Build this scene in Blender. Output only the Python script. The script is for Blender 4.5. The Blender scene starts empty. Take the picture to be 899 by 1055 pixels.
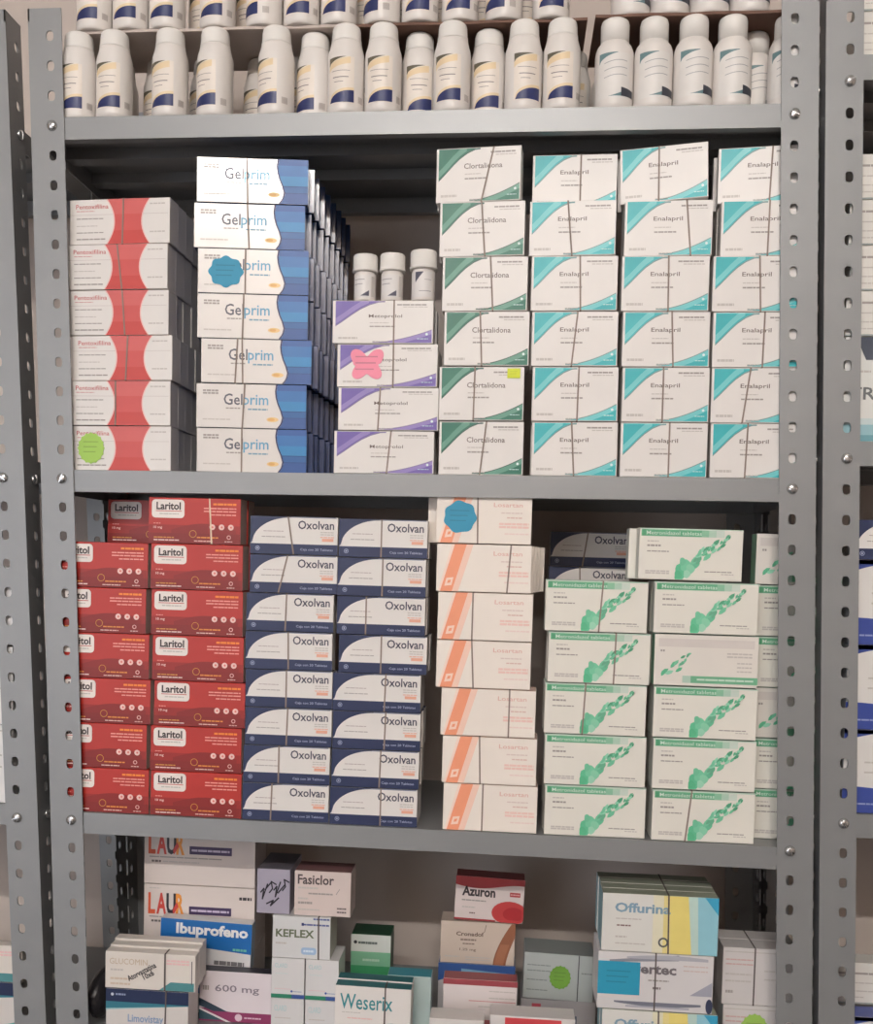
import bpy, bmesh, math, random
from mathutils import Vector, Matrix
R0 = random.Random(7)
S = bpy.context.scene
COL = S.collection

# ------------------------------------------------------------------ camera
cam_d = bpy.data.cameras.new('camera'); cam = bpy.data.objects.new('camera', cam_d); COL.objects.link(cam)
rt = Vector((0.99581557, 0.08902429, 0.0206405)); up = Vector((-0.0252167, 0.05058935, 0.99840114)); fw = Vector((-0.08783776, 0.99474388, -0.05262256))
M = Matrix((rt, up, -fw)).transposed().to_4x4(); M.translation = Vector((0.5274, -1.1695, 1.35365)); cam.matrix_world = M
cam_d.sensor_fit = 'HORIZONTAL'; cam_d.sensor_width = 36; cam_d.lens = 1099.67 / 899 * 36
cam_d.shift_x = 25.05 / 899; cam_d.shift_y = 110.04 / 899; cam_d.clip_start = .05
S.camera = cam

# ------------------------------------------------------------------ world, exposure
w = bpy.data.worlds.new('world'); S.world = w; w.use_nodes = True
w.node_tree.nodes['Background'].inputs[0].default_value = (.9, .93, 1, 1)
w.node_tree.nodes['Background'].inputs[1].default_value = 2.6
S.view_settings.view_transform = 'Standard'; S.view_settings.look = 'None'; S.view_settings.gamma = 1
S.view_settings.use_curve_mapping = False
S.view_settings.exposure = 0.34
LAMP_POWER = 30.0

# ------------------------------------------------------------------ materials
def lin(c):
    c /= 255.0
    return c / 12.92 if c <= .04045 else ((c + .055) / 1.055) ** 2.4
MATS = {}
def mat(rgb, rough=.45, metal=0.0, noise=.05, scale=60.0, spec=.5, bump=0.0, coat=0.0):
    key = (rgb, rough, metal, noise, scale, spec, bump, coat)
    if key in MATS: return MATS[key]
    m = bpy.data.materials.new('paint_%d_%d_%d' % rgb); m.use_nodes = True
    nt = m.node_tree; b = nt.nodes['Principled BSDF']
    c = [lin(v) for v in rgb]
    tc = nt.nodes.new('ShaderNodeTexCoord'); n = nt.nodes.new('ShaderNodeTexNoise'); n.inputs['Scale'].default_value = scale
    nt.links.new(tc.outputs['Object'], n.inputs['Vector'])
    r = nt.nodes.new('ShaderNodeMix'); r.data_type = 'RGBA'
    r.inputs[6].default_value = (*[v * (1 - noise) for v in c], 1); r.inputs[7].default_value = (*[min(1, v * (1 + noise)) for v in c], 1)
    nt.links.new(n.outputs[0], r.inputs[0]); nt.links.new(r.outputs[2], b.inputs['Base Color'])
    b.inputs['Roughness'].default_value = rough; b.inputs['Metallic'].default_value = metal
    b.inputs['Specular IOR Level'].default_value = spec
    if coat: b.inputs['Coat Weight'].default_value = coat; b.inputs['Coat Roughness'].default_value = .12
    if bump:
        bp = nt.nodes.new('ShaderNodeBump'); bp.inputs['Strength'].default_value = bump; bp.inputs['Distance'].default_value = .001
        nt.links.new(n.outputs[0], bp.inputs['Height']); nt.links.new(bp.outputs[0], b.inputs['Normal'])
    MATS[key] = m
    return m
STEEL = mat((144, 145, 146), .42, .28, .04, 25, .5)
DARKSTEEL = STEEL
ZINC = mat((205, 205, 205), .25, .9, .05, 80)
WHITE = (228, 223, 219)
def emit(rgb, st):
    m = bpy.data.materials.new('lamp_glow'); m.use_nodes = True
    b = m.node_tree.nodes['Principled BSDF']; b.inputs['Base Color'].default_value = (.8, .8, .8, 1)
    b.inputs['Emission Color'].default_value = (*[lin(v) for v in rgb], 1); b.inputs['Emission Strength'].default_value = st
    return m

# ------------------------------------------------------------------ mesh helpers
def link(name, me, parent=None):
    o = bpy.data.objects.new(name, me); COL.objects.link(o)
    if parent: o.parent = parent
    return o
def tag(o, label=None, cat=None, group=None, kind=None):
    if label: o['label'] = label
    if cat: o['category'] = cat
    if group: o['group'] = group
    if kind: o['kind'] = kind
    return o
def bm_mesh(bm, name, mats, smooth=False):
    bmesh.ops.recalc_face_normals(bm, faces=bm.faces)
    me = bpy.data.meshes.new(name); bm.to_mesh(me); bm.free()
    for m in (mats if isinstance(mats, (list, tuple)) else [mats]): me.materials.append(m)
    if smooth:
        for p in me.polygons: p.use_smooth = True
    return me
def add_box(bm, x0, x1, y0, y1, z0, z1, mi=0):
    v = [bm.verts.new((x, y, z)) for x in (x0, x1) for y in (y0, y1) for z in (z0, z1)]
    for f in ((0,1,3,2),(4,6,7,5),(0,4,5,1),(2,3,7,6),(0,2,6,4),(1,5,7,3)):
        bm.faces.new([v[i] for i in f]).material_index = mi
def add_lathe(bm, prof, seg=24, mi=0, cap=True):
    rings = [[bm.verts.new((r*math.cos(2*math.pi*i/seg), r*math.sin(2*math.pi*i/seg), z)) for i in range(seg)] for r, z in prof]
    for a, b in zip(rings, rings[1:]):
        for i in range(seg):
            f = bm.faces.new((a[i], a[(i+1) % seg], b[(i+1) % seg], b[i])); f.material_index = mi; f.smooth = True
    if cap:
        bm.faces.new(rings[0][::-1]).material_index = mi; bm.faces.new(rings[-1]).material_index = mi

# ------------------------------------------------------------------ room
def slab(name, x0, x1, y0, y1, z0, z1, m):
    bm = bmesh.new(); add_box(bm, x0, x1, y0, y1, z0, z1)
    return tag(link(name, bm_mesh(bm, name, m)), kind='structure')
WALLP = mat((196, 184, 176), .8, 0, .06, 6, .3, .15)
slab('floor', -2.2, 3.0, -7.0, .40, -.05, 0, mat((62, 58, 54), .5, 0, .15, 5))
slab('ceiling', -2.2, 3.0, -3.6, .40, 3.00, 3.05, mat((225, 225, 222), .8, 0, .03, 6))
slab('wall_back', -2.2, 3.0, .30, .40, 0, 3.00, WALLP)
slab('wall_left', -2.3, -2.2, -3.6, .40, 0, 3.00, WALLP)
slab('wall_right', 3.0, 3.1, -3.6, .40, 0, 3.00, WALLP)
slab('wall_front', -.45, 3.0, -3.7, -3.6, 0, 3.00, WALLP)      # doorway to the street beside it
slab('trim_1', -2.2, -.45, -3.7, -3.6, 2.50, 3.00, WALLP)

def ceiling_lamp(x, y, z, length, power):
    root = tag(link('ceiling_lamp', None), 'white tube lamp fixed under the ceiling', 'lamp'); root.location = (x, y, z)
    bm = bmesh.new(); add_box(bm, -length/2-.03, length/2+.03, -.06, .06, .03, .07); add_box(bm, -length/2-.03, -length/2, -.03, .03, -.03, .03); add_box(bm, length/2, length/2+.03, -.03, .03, -.03, .03)
    link('housing', bm_mesh(bm, 'housing', mat((235, 235, 235), .4)), root)
    bm = bmesh.new(); add_lathe(bm, [(.02, -length/2), (.02, length/2)], 12)
    bmesh.ops.rotate(bm, verts=bm.verts, cent=(0,0,0), matrix=Matrix.Rotation(math.pi/2, 3, 'Y'))
    link('tube', bm_mesh(bm, 'tube', emit((255, 250, 244), power)), root)
ceiling_lamp(.45, -2.95, 2.86, 1.2, LAMP_POWER * 8)

# ------------------------------------------------------------------ shelving
FL, TH, PITCH, HTOP = .038, .0018, .0324, 1.956
def holed_strip(bm, z0, n, mapper):
    """flat strip of n pitches with one column of rounded slots; mapper(s, z, t) -> xyz, t = 0 / TH"""
    hw, hh, hc, K = .0042, .0056, .0245, 12
    for k in range(n):
        za = z0 + k * PITCH; zb = za + PITCH; zc = (za + zb) / 2
        ring = []
        for i in range(K):
            a = 2 * math.pi * (i + .5) / K
            ring.append((hc + hw * math.copysign(abs(math.cos(a)) ** .75, math.cos(a)), zc + hh * math.copysign(abs(math.sin(a)) ** .75, math.sin(a))))
        # outer boundary points matched to the ring, 12 around the cell
        m1, m2 = za + PITCH/3, za + 2*PITCH/3
        s1, s2 = FL/3, 2*FL/3
        outer = [(FL, m2), (FL, zb), (s2, zb), (s1, zb), (0, zb), (0, m2), (0, m1), (0, za), (s1, za), (s2, za), (FL, za), (FL, m1)]
        outer = [(FL, m2), (FL, zb), (s2+.005, zb), (s1, zb), (0, zb), (0, m2), (0, m1), (0, za), (s1, za), (s2+.005, za), (FL, za), (FL, m1)]
        for t in (0, TH):
            ov = [bm.verts.new(mapper(s, z, t)) for s, z in outer]; rv = [bm.verts.new(mapper(s, z, t)) for s, z in ring]
            for i in range(K):
                j = (i + 1) % K
                bm.faces.new((ov[i], ov[j], rv[j], rv[i]))
            if t == 0: r0, o0 = rv, ov
            else:
                for i in range(K):
                    bm.faces.new((r0[i], r0[(i+1) % K], rv[(i+1) % K], rv[i]))
                for i in (0, 11):       # free long edge
                    j = (i + 1) % K
                    bm.faces.new((o0[i], o0[j], ov[j], ov[i]))
def post_mesh(sx, sy, lean, z0=.0, ztop=HTOP):
    """slotted angle post: corner at the origin, one flange along sx*X, one along sy*Y"""
    bm = bmesh.new()
    # slots are centred on the bolt heights 1.829 - n*PITCH
    n = int((ztop - z0) / PITCH) ; zs = 1.829 + PITCH/2 + round((ztop - 1.829 - PITCH) / PITCH) * PITCH - n * PITCH
    sh = lambda x, z: x + lean * (z - 1.45)
    holed_strip(bm, zs, n, lambda s, z, t: (sh(sx * s, z), sy * t, z))
    holed_strip(bm, zs, n, lambda s, z, t: (sh(sx * t, z), sy * s, z))
    zb, zt = zs, zs + n * PITCH
    for (a, b) in ((zt, ztop), (max(0, zb - .03) if zb > .03 else 0, zb)):
        if b - a > .0005:
            for box in ((0, sx*FL, 0, sy*TH), (0, sx*TH, 0, sy*FL)):
                bm2 = [bm.verts.new((sh(x, z), y, z)) for x in box[:2] for y in box[2:] for z in (a, b)]
                for f in ((0,1,3,2),(4,6,7,5),(0,4,5,1),(2,3,7,6),(0,2,6,4),(1,5,7,3)): bm.faces.new([bm2[i] for i in f])
    bmesh.ops.remove_doubles(bm, verts=bm.verts, dist=.00005)
    return bm_mesh(bm, 'post', STEEL)
def bolt_mesh():
    bm = bmesh.new(); add_lathe(bm, [(.0058, 0), (.0058, .0012), (.0052, .0026), (.0032, .0036), (.001, .004)], 14)
    add_box(bm, -.0048, .0048, -.0005, .0005, .003, .0043)
    return bm_mesh(bm, 'bolt', ZINC)
BOLT = bolt_mesh()
def shelf_mesh(width, depth, lip, tilt):
    bm = bmesh.new(); T = .0012
    add_box(bm, 0, width, 0, depth, -T, 0)
    for y0, y1 in ((0, T), (depth - T, depth)):
        add_box(bm, 0, width, y0, y1, -lip, -T)
    add_box(bm, 0, width, T, .012, -lip, -lip + T); add_box(bm, 0, width, depth - .012, depth - T, -lip, -lip + T)
    for x0, x1 in ((0, T), (width - T, width)): add_box(bm, x0, x1, T, depth - T, -lip, -T)
    for y in (.085, .165):             # stiffening channels under the tray
        add_box(bm, T, width - T, y, y + .022, -.014, -T)
    for v in bm.verts: v.co.z += tilt * v.co.x
    return bm_mesh(bm, 'shelf', STEEL)
DEPTH = .275
def rack(label, X0, W, lean, shelves, lip, posts='LRlr'):
    root = tag(link('shelving_unit', None), label, 'shelf'); root.location = (X0, 0, 0)
    if 'L' in posts: link('post', post_mesh(1, 1, lean), root)
    if 'R' in posts: link('post', post_mesh(-1, 1, lean), root).location = (W, 0, 0)
    if 'l' in posts: link('post', post_mesh(1, -1, lean), root).location = (0, DEPTH, 0)
    if 'r' in posts: link('post', post_mesh(-1, -1, lean), root).location = (W, DEPTH, 0)
    for z, tilt in shelves:
        o = link('shelf', shelf_mesh(W - 2*TH - .0006, DEPTH - 2*TH - .0006, lip, tilt), root)
        sh = lean * (z - 1.45)
        o.location = (TH + .0003 + sh, TH + .0003, z)
        zb = 1.829 - round((1.829 - (z - lip/2)) / PITCH) * PITCH
        for px, fl in ((.0245, 1), (W - .0245, -1)):
            b = link('bolt', BOLT, o); b.location = Vector((px + lean * (zb - 1.45), 0, zb)) - o.location; b.rotation_euler = (math.pi/2, R0.uniform(0, 3), 0)
        for px, ry in ((0, -math.pi/2), (W, math.pi/2)):
            b = link('bolt', BOLT, o); b.location = Vector((px + lean * (zb - 1.45), .0245, zb)) - o.location; b.rotation_euler = (0, ry, 0)
    return root
Z1, Z2, Z3, Z4 = 1.8388, 1.450, 1.0605, .800
T1, T2, T3, T4 = .0024, .0007, -.0079, -.004
LEAN = -.0321
rack('grey slotted-angle steel rack stacked with coloured medicine boxes and bottles', 0, .85, LEAN, [(Z1, T1), (Z2, T2), (Z3, T3), (Z4, T4), (.35, 0), (.08, 0)], .0243)
rack('grey steel rack beside the red boxes, its post leaning towards them', -.90, .88, -.0438, [(1.84, 0), (1.462, 0), (1.066, 0), (.80, 0), (.35, 0)], .0243)
rack('grey steel rack holding blue and white boxes beyond the black gap', .8568, .86, LEAN, [(1.889, 0), (1.491, 0), (1.094, 0), (.78, 0), (.35, 0)], .0258)
def ztop(shelf, x):
    z, t = {1: (Z1, T1), 2: (Z2, T2), 3: (Z3, T3), 4: (Z4, T4)}[shelf]
    return z + t * (x - LEAN * (z - 1.45)), t

# ------------------------------------------------------------------ print on cartons
FONT_CACHE = {}
def text_geo(s, bold):
    k = (s, bold)
    if k not in FONT_CACHE:
        cu = bpy.data.curves.new('lettering', 'FONT'); cu.body = s; cu.size = 1; cu.resolution_u = 2; cu.fill_mode = 'FRONT'
        if bold: cu.offset = .018 * bold
        o = bpy.data.objects.new('lettering', cu); COL.objects.link(o)
        dg = bpy.context.evaluated_depsgraph_get(); me = o.evaluated_get(dg).to_mesh()
        vs = [(v.co.x, v.co.y) for v in me.vertices]; fs = [tuple(p.vertices) for p in me.polygons]
        bpy.data.objects.remove(o); bpy.data.curves.remove(cu)
        x0 = min(v[0] for v in vs); x1 = max(v[0] for v in vs); y0 = min(v[1] for v in vs); y1 = max(v[1] for v in vs)
        FONT_CACHE[k] = ([((v[0]-x0)/(x1-x0), (v[1]-y0)/(y1-y0)) for v in vs], fs)
    return FONT_CACHE[k]
class Art:
    """flat print in 0..1 coordinates of a w x h face; layer() lifts it a tenth of a millimetre at a time"""
    def __init__(s, w, h): s.w, s.h = w, h; s.part = 'printed_artwork'; s.P = {}; s.T = {}
    def _mi(s, lst, col):
        m = mat(col, .42)
        if m not in lst: lst.append(m)
        return lst.index(m)
    def poly(s, pts, col, layer=1):
        V, F, MI, m = s.P.setdefault(s.part, ([], [], [], []))
        b = len(V); V += [(x*s.w - s.w/2, -layer*.00010, z*s.h) for x, z in pts]
        F.append(tuple(range(b, b+len(pts)))); MI.append(s._mi(m, col))
    def rect(s, x0, z0, x1, z1, col, layer=1): s.poly([(x0,z0),(x1,z0),(x1,z1),(x0,z1)], col, layer)
    def rrect(s, x0, z0, x1, z1, r, col, layer=1):
        rx, rz = r/s.w, r/s.h; P = []
        for cx, cz, a0 in ((x1-rx, z0+rz, -90), (x1-rx, z1-rz, 0), (x0+rx, z1-rz, 90), (x0+rx, z0+rz, 180)):
            for k in range(4): a = math.radians(a0 + k*30); P.append((cx+rx*math.cos(a), cz+rz*math.sin(a)))
        s.poly(P, col, layer)
    def ell(s, cx, cz, rx, rz, col, layer=1, n=20, a0=0, a1=360, squeeze=None):
        full = a1 - a0 >= 360
        P = [(cx+rx*math.cos(math.radians(a0+(a1-a0)*k/n)), cz+rz*math.sin(math.radians(a0+(a1-a0)*k/n))) for k in range(n if full else n+1)]
        P = [(min(1,max(0,x)), min(1,max(0,z))) for x, z in P]
        s.poly(P, col, layer)
    def disc(s, cx, cz, r, col, layer=1, n=12): s.ell(cx, cz, r/s.w, r/s.h, col, layer, n)
    def ring(s, cx, cz, r, t, col, layer=1, n=14):
        for k in range(n):
            a, b = 2*math.pi*k/n, 2*math.pi*(k+1)/n
            s.poly([(cx+q*math.cos(g)/s.w, cz+q*math.sin(g)/s.h) for q, g in ((r-t,a),(r,a),(r,b),(r-t,b))], col, layer)
    def strip(s, x0, x1, lo, hi, col, layer=1, n=12):
        xs = [x0+(x1-x0)*k/n for k in range(n+1)]
        f = lambda g, x: g(x) if callable(g) else g
        s.poly([(x, f(lo,x)) for x in xs] + [(x, f(hi,x)) for x in xs[::-1]], col, layer)
    def vstrip(s, z0, z1, lo, hi, col, layer=1, n=12):
        zs = [z0+(z1-z0)*k/n for k in range(n+1)]
        f = lambda g, z: g(z) if callable(g) else g
        s.poly([(f(lo,z), z) for z in zs] + [(f(hi,z), z) for z in zs[::-1]], col, layer)
    def stroke(s, pts, wd, col, layer=2):
        P = [Vector((x*s.w, z*s.h)) for x, z in pts]
        for a, b in zip(P, P[1:]):
            d = (b-a).normalized(); n = Vector((-d.y, d.x))*wd/2; e = d*wd*.3
            s.poly([((q.x)/s.w, (q.y)/s.h) for q in (a-e+n, a-e-n, b+e-n, b+e+n)], col, layer)
    def lines(s, x0, x1, zs, col, t=.012, layer=2, rag=0):
        """rows of print too small to read: short word dashes"""
        for i, z in enumerate(zs):
            x = x0; e = x1 - (rag*(x1-x0)*((i*37) % 10)/10); k = 0
            while x < e - .005:
                L = min(e-x, (.035, .06, .025, .05)[(k+i) % 4]*(x1-x0)/.30 + .012); s.rect(x, z, x+L, z+t, col, layer); x += L + .006; k += 1
    def text(s, t, x0, z0, x1, z1, col, bold=0, layer=3, rot=0, part='lettering'):
        V, F, MI, m = s.T.setdefault(part, ([], [], [], []))
        vs, fs = text_geo(t, bold); b = len(V); W, H = (x1-x0)*s.w, (z1-z0)*s.h; c, q = math.cos(rot), math.sin(rot)
        for u, v in vs:
            X, Z = u*W, v*H
            V.append((x0*s.w - s.w/2 + X*c - Z*q, -layer*.00010, z0*s.h + X*q + Z*c))
        mi = s._mi(m, col)
        for f in fs: F.append(tuple(b+i for i in f)); MI.append(mi)
    def meshes(s):
        out = []
        for n, V, F, MI, m in [(k, *v) for k, v in s.P.items()] + [(k, *v) for k, v in s.T.items()]:
            if not F: continue
            me = bpy.data.meshes.new(n); me.from_pydata(V, [], F)
            for q in m: me.materials.append(q)
            me.polygons.foreach_set('material_index', MI); me.update(); out.append((n, me))
        return out
def carton_mesh(w, h, d, front=WHITE, side=None, top=None, rough=.4, coat=0.0):
    side = side or front; top = top or front
    bm = bmesh.new(); add_box(bm, -w/2, w/2, -d/2, d/2, 0, h)
    bmesh.ops.recalc_face_normals(bm, faces=bm.faces)
    for f in bm.faces:
        n = f.normal
        f.material_index = 1 if abs(n.x) > .5 else 2 if abs(n.z) > .5 else 0
    ends = [f for f in bm.faces if abs(f.normal.x) > .5]
    r = bmesh.ops.inset_individual(bm, faces=ends, thickness=min(.0012, d*.08), depth=-.0004)   # tuck flaps
    bmesh.ops.bevel(bm, geom=[e for e in bm.edges if e.calc_length() > .008 and len(e.link_faces) == 2 and e.calc_face_angle() > 1.2 and max(abs(abs(v.co.x)-w/2) for v in e.verts) < 1e-6], offset=.0005, segments=1, affect='EDGES')
    return bm_mesh(bm, 'carton', [mat(c, rough, 0, .03, 40, .5, 0, coat) for c in (front, side, top)])
KINDS = {}
def kind(name, w, h, d, art=None, **kw):
    A = Art(w, h)
    if art: art(A)
    KINDS[name] = dict(w=w, h=h, d=d, carton=carton_mesh(w, h, d, **kw), print=A.meshes() if art else [])
def box(kname, label, x, y, z, yaw=0, roll=0, group=None, printed=True, name='medicine_box', cat='box', sticker=None):
    """x, y, z = centre of the base"""
    K = KINDS[kname]
    o = link(name, K['carton']); o.location = (x, y, z); o.rotation_euler = (0, roll, yaw)
    tag(o, label, cat, group)
    if printed:
        for n, me in K['print']:
            c = link(n, me, o); c.location = (0, -K['d']/2, 0)
    if sticker: add_sticker(o, K, *sticker)
    return o
def sticker_mesh(shape, rx, rz, col):
    bm = bmesh.new(); n = 48; P = []
    for k in range(n):
        a = 2*math.pi*k/n
        if shape == 'flower': r = 1 + .07*math.cos(8*a)
        elif shape == 'cloud': r = 1 + .05*math.cos(7*a+.6) - .05*math.cos(2*a)
        elif shape == 'burst': r = 1 + .05*math.cos(16*a)
        elif shape == 'butterfly':
            r = .80 + .20*math.cos(4*a + math.pi) + (.10 if math.sin(a) > 0 else -.02)*abs(math.cos(a)) - (.18*math.exp(-((a-math.pi/2)/.35)**2)) - (.1*math.exp(-((a-3*math.pi/2)/.3)**2))
        if shape == 'square':
            c, q = math.cos(a), math.sin(a); m = max(abs(c), abs(q)); P.append((rx*c/m, rz*q/m)); continue
        P.append((rx*r*math.cos(a), rz*r*math.sin(a)))
    a = [bm.verts.new((x, 0, z)) for x, z in P]; b = [bm.verts.new((x, -.0003, z)) for x, z in P]
    bm.faces.new(a); bm.faces.new(b[::-1])
    for i in range(n): bm.faces.new((a[i], a[(i+1) % n], b[(i+1) % n], b[i]))
    dk = tuple(int(c*.86) for c in col)
    for k, zz in enumerate((.38, .05, -.28)):                    # faint pen lines
        v = [bm.verts.new((x, -.00036, z)) for x, z in ((-rx*.6, rz*(zz)), (rx*(.55-.1*k), rz*zz), (rx*(.55-.1*k), rz*(zz+.07)), (-rx*.6, rz*(zz+.07)))]
        bm.faces.new(v).material_index = 1
    return bm_mesh(bm, 'sticker', [mat(col, .6), mat(dk, .6)])
def add_sticker(o, K, shape, cx, cz, rx, rz, col, lab):
    s = link('sticker', sticker_mesh(shape, rx, rz, col), o); s.location = ((cx-.5)*K['w'], -K['d']/2 - .0006, cz*K['h']); s['label'] = lab
    return s
def band(front, kname, n, u0, u1, label, group, col=(142, 126, 116), wd=.0017):
    """thin rubber loop round a bundle of n cartons standing one behind the other"""
    K = KINDS[kname]; w, h, d = K['w'], K['h'], K['d']; t = .0003
    xa, xb = (u0-.5)*w, (u1-.5)*w; yf, yb = -d/2 - .0008, d*(n-.5) + .0006*n
    bm = bmesh.new()
    inner = [(xa, yf+t, -.00005), (xb, yf+t, h+.00005), (xb, yb-t, h+.00005), (xa, yb-t, -.00005)]
    outer = [(xa, yf, -.00005-t), (xb, yf, h+.00005+t), (xb, yb, h+.00005+t), (xa, yb, -.00005-t)]
    V = []
    for P in (inner, outer):
        for q in P: V.append([bm.verts.new((q[0]+s*wd/2, q[1], q[2])) for s in (-1, 1)])
    for i in range(4):
        j = (i+1) % 4; a, b, c, e = V[i], V[j], V[4+i], V[4+j]
        bm.faces.new((a[0], a[1], b[1], b[0])); bm.faces.new((c[0], e[0], e[1], c[1])); bm.faces.new((a[0], b[0], e[0], c[0])); bm.faces.new((a[1], c[1], e[1], b[1]))
    o = link('rubber_band', bm_mesh(bm, 'rubber_band', mat(col, .7))); o.matrix_world = front.matrix_basis.copy()
    o.location = front.location; o.rotation_euler = front.rotation_euler
    return tag(o, label, 'rubber band', group)
ORD = ['bottom', 'second from bottom', 'third from bottom', 'fourth from bottom', 'fifth from bottom', 'sixth from bottom', 'seventh from bottom', 'eighth from bottom']
def ordn(i, n):
    if i == n-1: return 'top'
    if i == n-2 and n > 4: return 'second from top'
    if i == n-3 and n > 5: return 'third from top'
    return ORD[i]
def lab(t):
    assert 4 <= len(t.split()) <= 16, t
    return t
def stack(kname, shelf, xl, pitch, nb, desc, where, short, yaws=0, bands=None, setback=None, stickers={}, kinds={}, rolls={}, jig=.0012, fan=0, fans={}, gap=.0004, bandcol=(142,126,116), back=None):
    """one column of bundles; xl = left edge of every row, bottom row first"""
    n = len(xl); K = KINDS[kname]; w, d = K['w'], K['d']
    for i, x in enumerate(xl):
        yaw = yaws[i] if isinstance(yaws, (list, tuple)) else yaws
        xc = x + w/2; zs, t = ztop(shelf, xc)
        ro = math.atan(-t) + rolls.get(i, 0)
        y0 = .0050 + d/2 + w/2*abs(math.sin(yaw)) + (setback[i] if setback else R0.uniform(0, .0015))
        kn = kinds.get(i, kname); od = ordn(i, n)
        z = zs + .0006 + i*pitch + (w/2*abs(math.sin(rolls.get(i, 0))))
        f = box(kn, lab('%s, %s %s' % (desc, od, where)), xc, y0, z, yaw, ro, 'front boxes: ' + short + ' ' + where, sticker=stickers.get(i))
        nx, ny = -math.sin(yaw), math.cos(yaw)
        for k in range(1, nb[i] if isinstance(nb, list) else nb):
            s = R0.uniform(-jig, jig) + k*fans.get(i, fan) + k*d*math.tan(yaw)
            box(back or kname, lab('%s behind the front one, %s %s' % (short, od, where)), xc + nx*k*(d+gap) + s*math.cos(yaw), y0 + ny*k*(d+gap) + s*math.sin(yaw), z, yaw, ro,
                'boxes bundled behind: ' + short + ' ' + od + ' ' + where, printed=False)
        if bands and bands[i]:
            for u in (bands[i] if isinstance(bands[i], list) else [bands[i]]):
                band(f, kname, 1, u[0], u[1], lab('rubber band round the %s, %s %s' % (short, od, where)), 'rubber bands round the %s %s' % (short, where), bandcol)

# ---- the box designs ------------------------------------------------------
GR = (160, 152, 148); LG = (196, 189, 184)
def art_red(a):
    c = (205, 84, 80)
    L = lambda z: .455 - .30*(z-.5)**2; Rr = lambda z: .715 + .32*(z-.5)**2
    a.vstrip(0, 1, L, Rr, c); a.vstrip(.0, .30, L, Rr, (199, 70, 64), 2); a.vstrip(.66, 1, L, Rr, (209, 98, 95), 2)
    a.vstrip(0, 1, lambda z: L(z)-.012, L, (236, 196, 190)); a.vstrip(0, 1, Rr, lambda z: Rr(z)+.012, (236, 196, 190))
    a.rect(.01, .655, .44, .662, (190, 178, 174)); a.rect(.73, .655, .98, .662, (190, 178, 174))
    a.text('Pentoxifilina', .065, .79, .39, .89, (196, 96, 96), .3)
    a.lines(.07, .25, [.73], (206, 150, 146), .018); a.lines(.07, .34, [.56, .25], GR, .022); a.lines(.07, .37, [.10], GR, .03); a.lines(.8, .95, [.86, .24], LG, .03); a.lines(.07, .28, [.4], LG, .02)
def art_gel(a):
    pts = [(1, .737), (.84, .728), (.7, .735), (.55, .752), (.4, .778), (.25, .795), (.12, .785), (0, .75)]
    def B(z):
        for (z1, x1), (z0, x0) in zip(pts, pts[1:]):
            if z >= z0 - 1e-9: return x0 + (x1-x0)*(z-z0)/(z1-z0)
        return .75
    a.vstrip(0, 1, B, 1, (44, 92, 160)); a.vstrip(.50, .86, B, 1, (46, 112, 178), 2); a.vstrip(.40, .62, B, 1, (44, 132, 190), 3); a.vstrip(0, .24, B, 1, (40, 84, 150), 2); a.vstrip(.24, .40, B, 1, (38, 96, 160), 2)
    a.vstrip(.385, .40, B, 1, (28, 66, 122), 4); a.vstrip(.235, .25, B, 1, (28, 66, 122), 4)
    a.vstrip(0, 1, lambda z: B(z)-.014, B, (40, 42, 86), 5, 20)
    a.text('Gel', .25, .52, .42, .78, (96, 96, 106), .6); a.text('prim', .425, .45, .655, .76, (104, 164, 196), .6)
    a.lines(.27, .40, [.43], GR, .03); a.lines(.47, .65, [.41], (120, 160, 180), .035)
    a.lines(.06, .20, [.82, .76], GR, .04); a.lines(.06, .31, [.17], LG, .03)
    a.ell(.695, .20, .055, .055, (234, 200, 140), 3); a.ell(.685, .20, .03, .035, (224, 176, 104), 4)
def corner_art(nm, c1, c2, edge, x0, x1, zc):
    def f(a):
        P = [(.03, .42), (.10, .53), (.2, .70), (.28, .82), (.37, .92), (.46, .98)]
        def B(x):
            for (p, q), (r, s_) in zip(P, P[1:]):
                if x <= r + 1e-9: return q + (s_-q)*(x-p)/(r-p)
            return .985
        a.strip(.03, .46, B, .985, c1, 1, 16)
        a.strip(.03, .36, lambda x: min(.985, B(x)+.03), lambda x: min(.985, B(x)+.16), c2, 2, 16)
        a.strip(.03, .52, lambda x: max(0, B(x)-.028), B, edge, 2, 16)
        Q = lambda x: .02 + .30*((x-.45)/.55)**1.6 if x > .45 else .02
        a.strip(.46, .985, .015, Q, c1, 1, 14); a.strip(.55, .985, lambda x: max(.015, Q(x)-.09), Q, c2, 2, 14); a.strip(.40, .985, lambda x: Q(x), lambda x: Q(x)+.018, edge, 2, 14)
        a.disc(.935, .215, .0014, (222, 236, 234), 3)
        a.text(nm, x0, zc-.045, x1, zc+.055, (112, 98, 92), .45)
        a.lines(x0+.01, x0+.26, [zc-.24], GR, .028); a.lines(x0+.01, x0+.2, [zc-.15], LG, .018)
        a.lines(.64, .94, [.885], GR, .03); a.lines(.70, .94, [.84], LG, .02); a.lines(.06, .25, [.10], LG, .045); a.lines(.84, .95, [.10], (190, 222, 220), .015, 3); a.lines(.40, .55, [.035], LG, .02)
    return f
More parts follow.
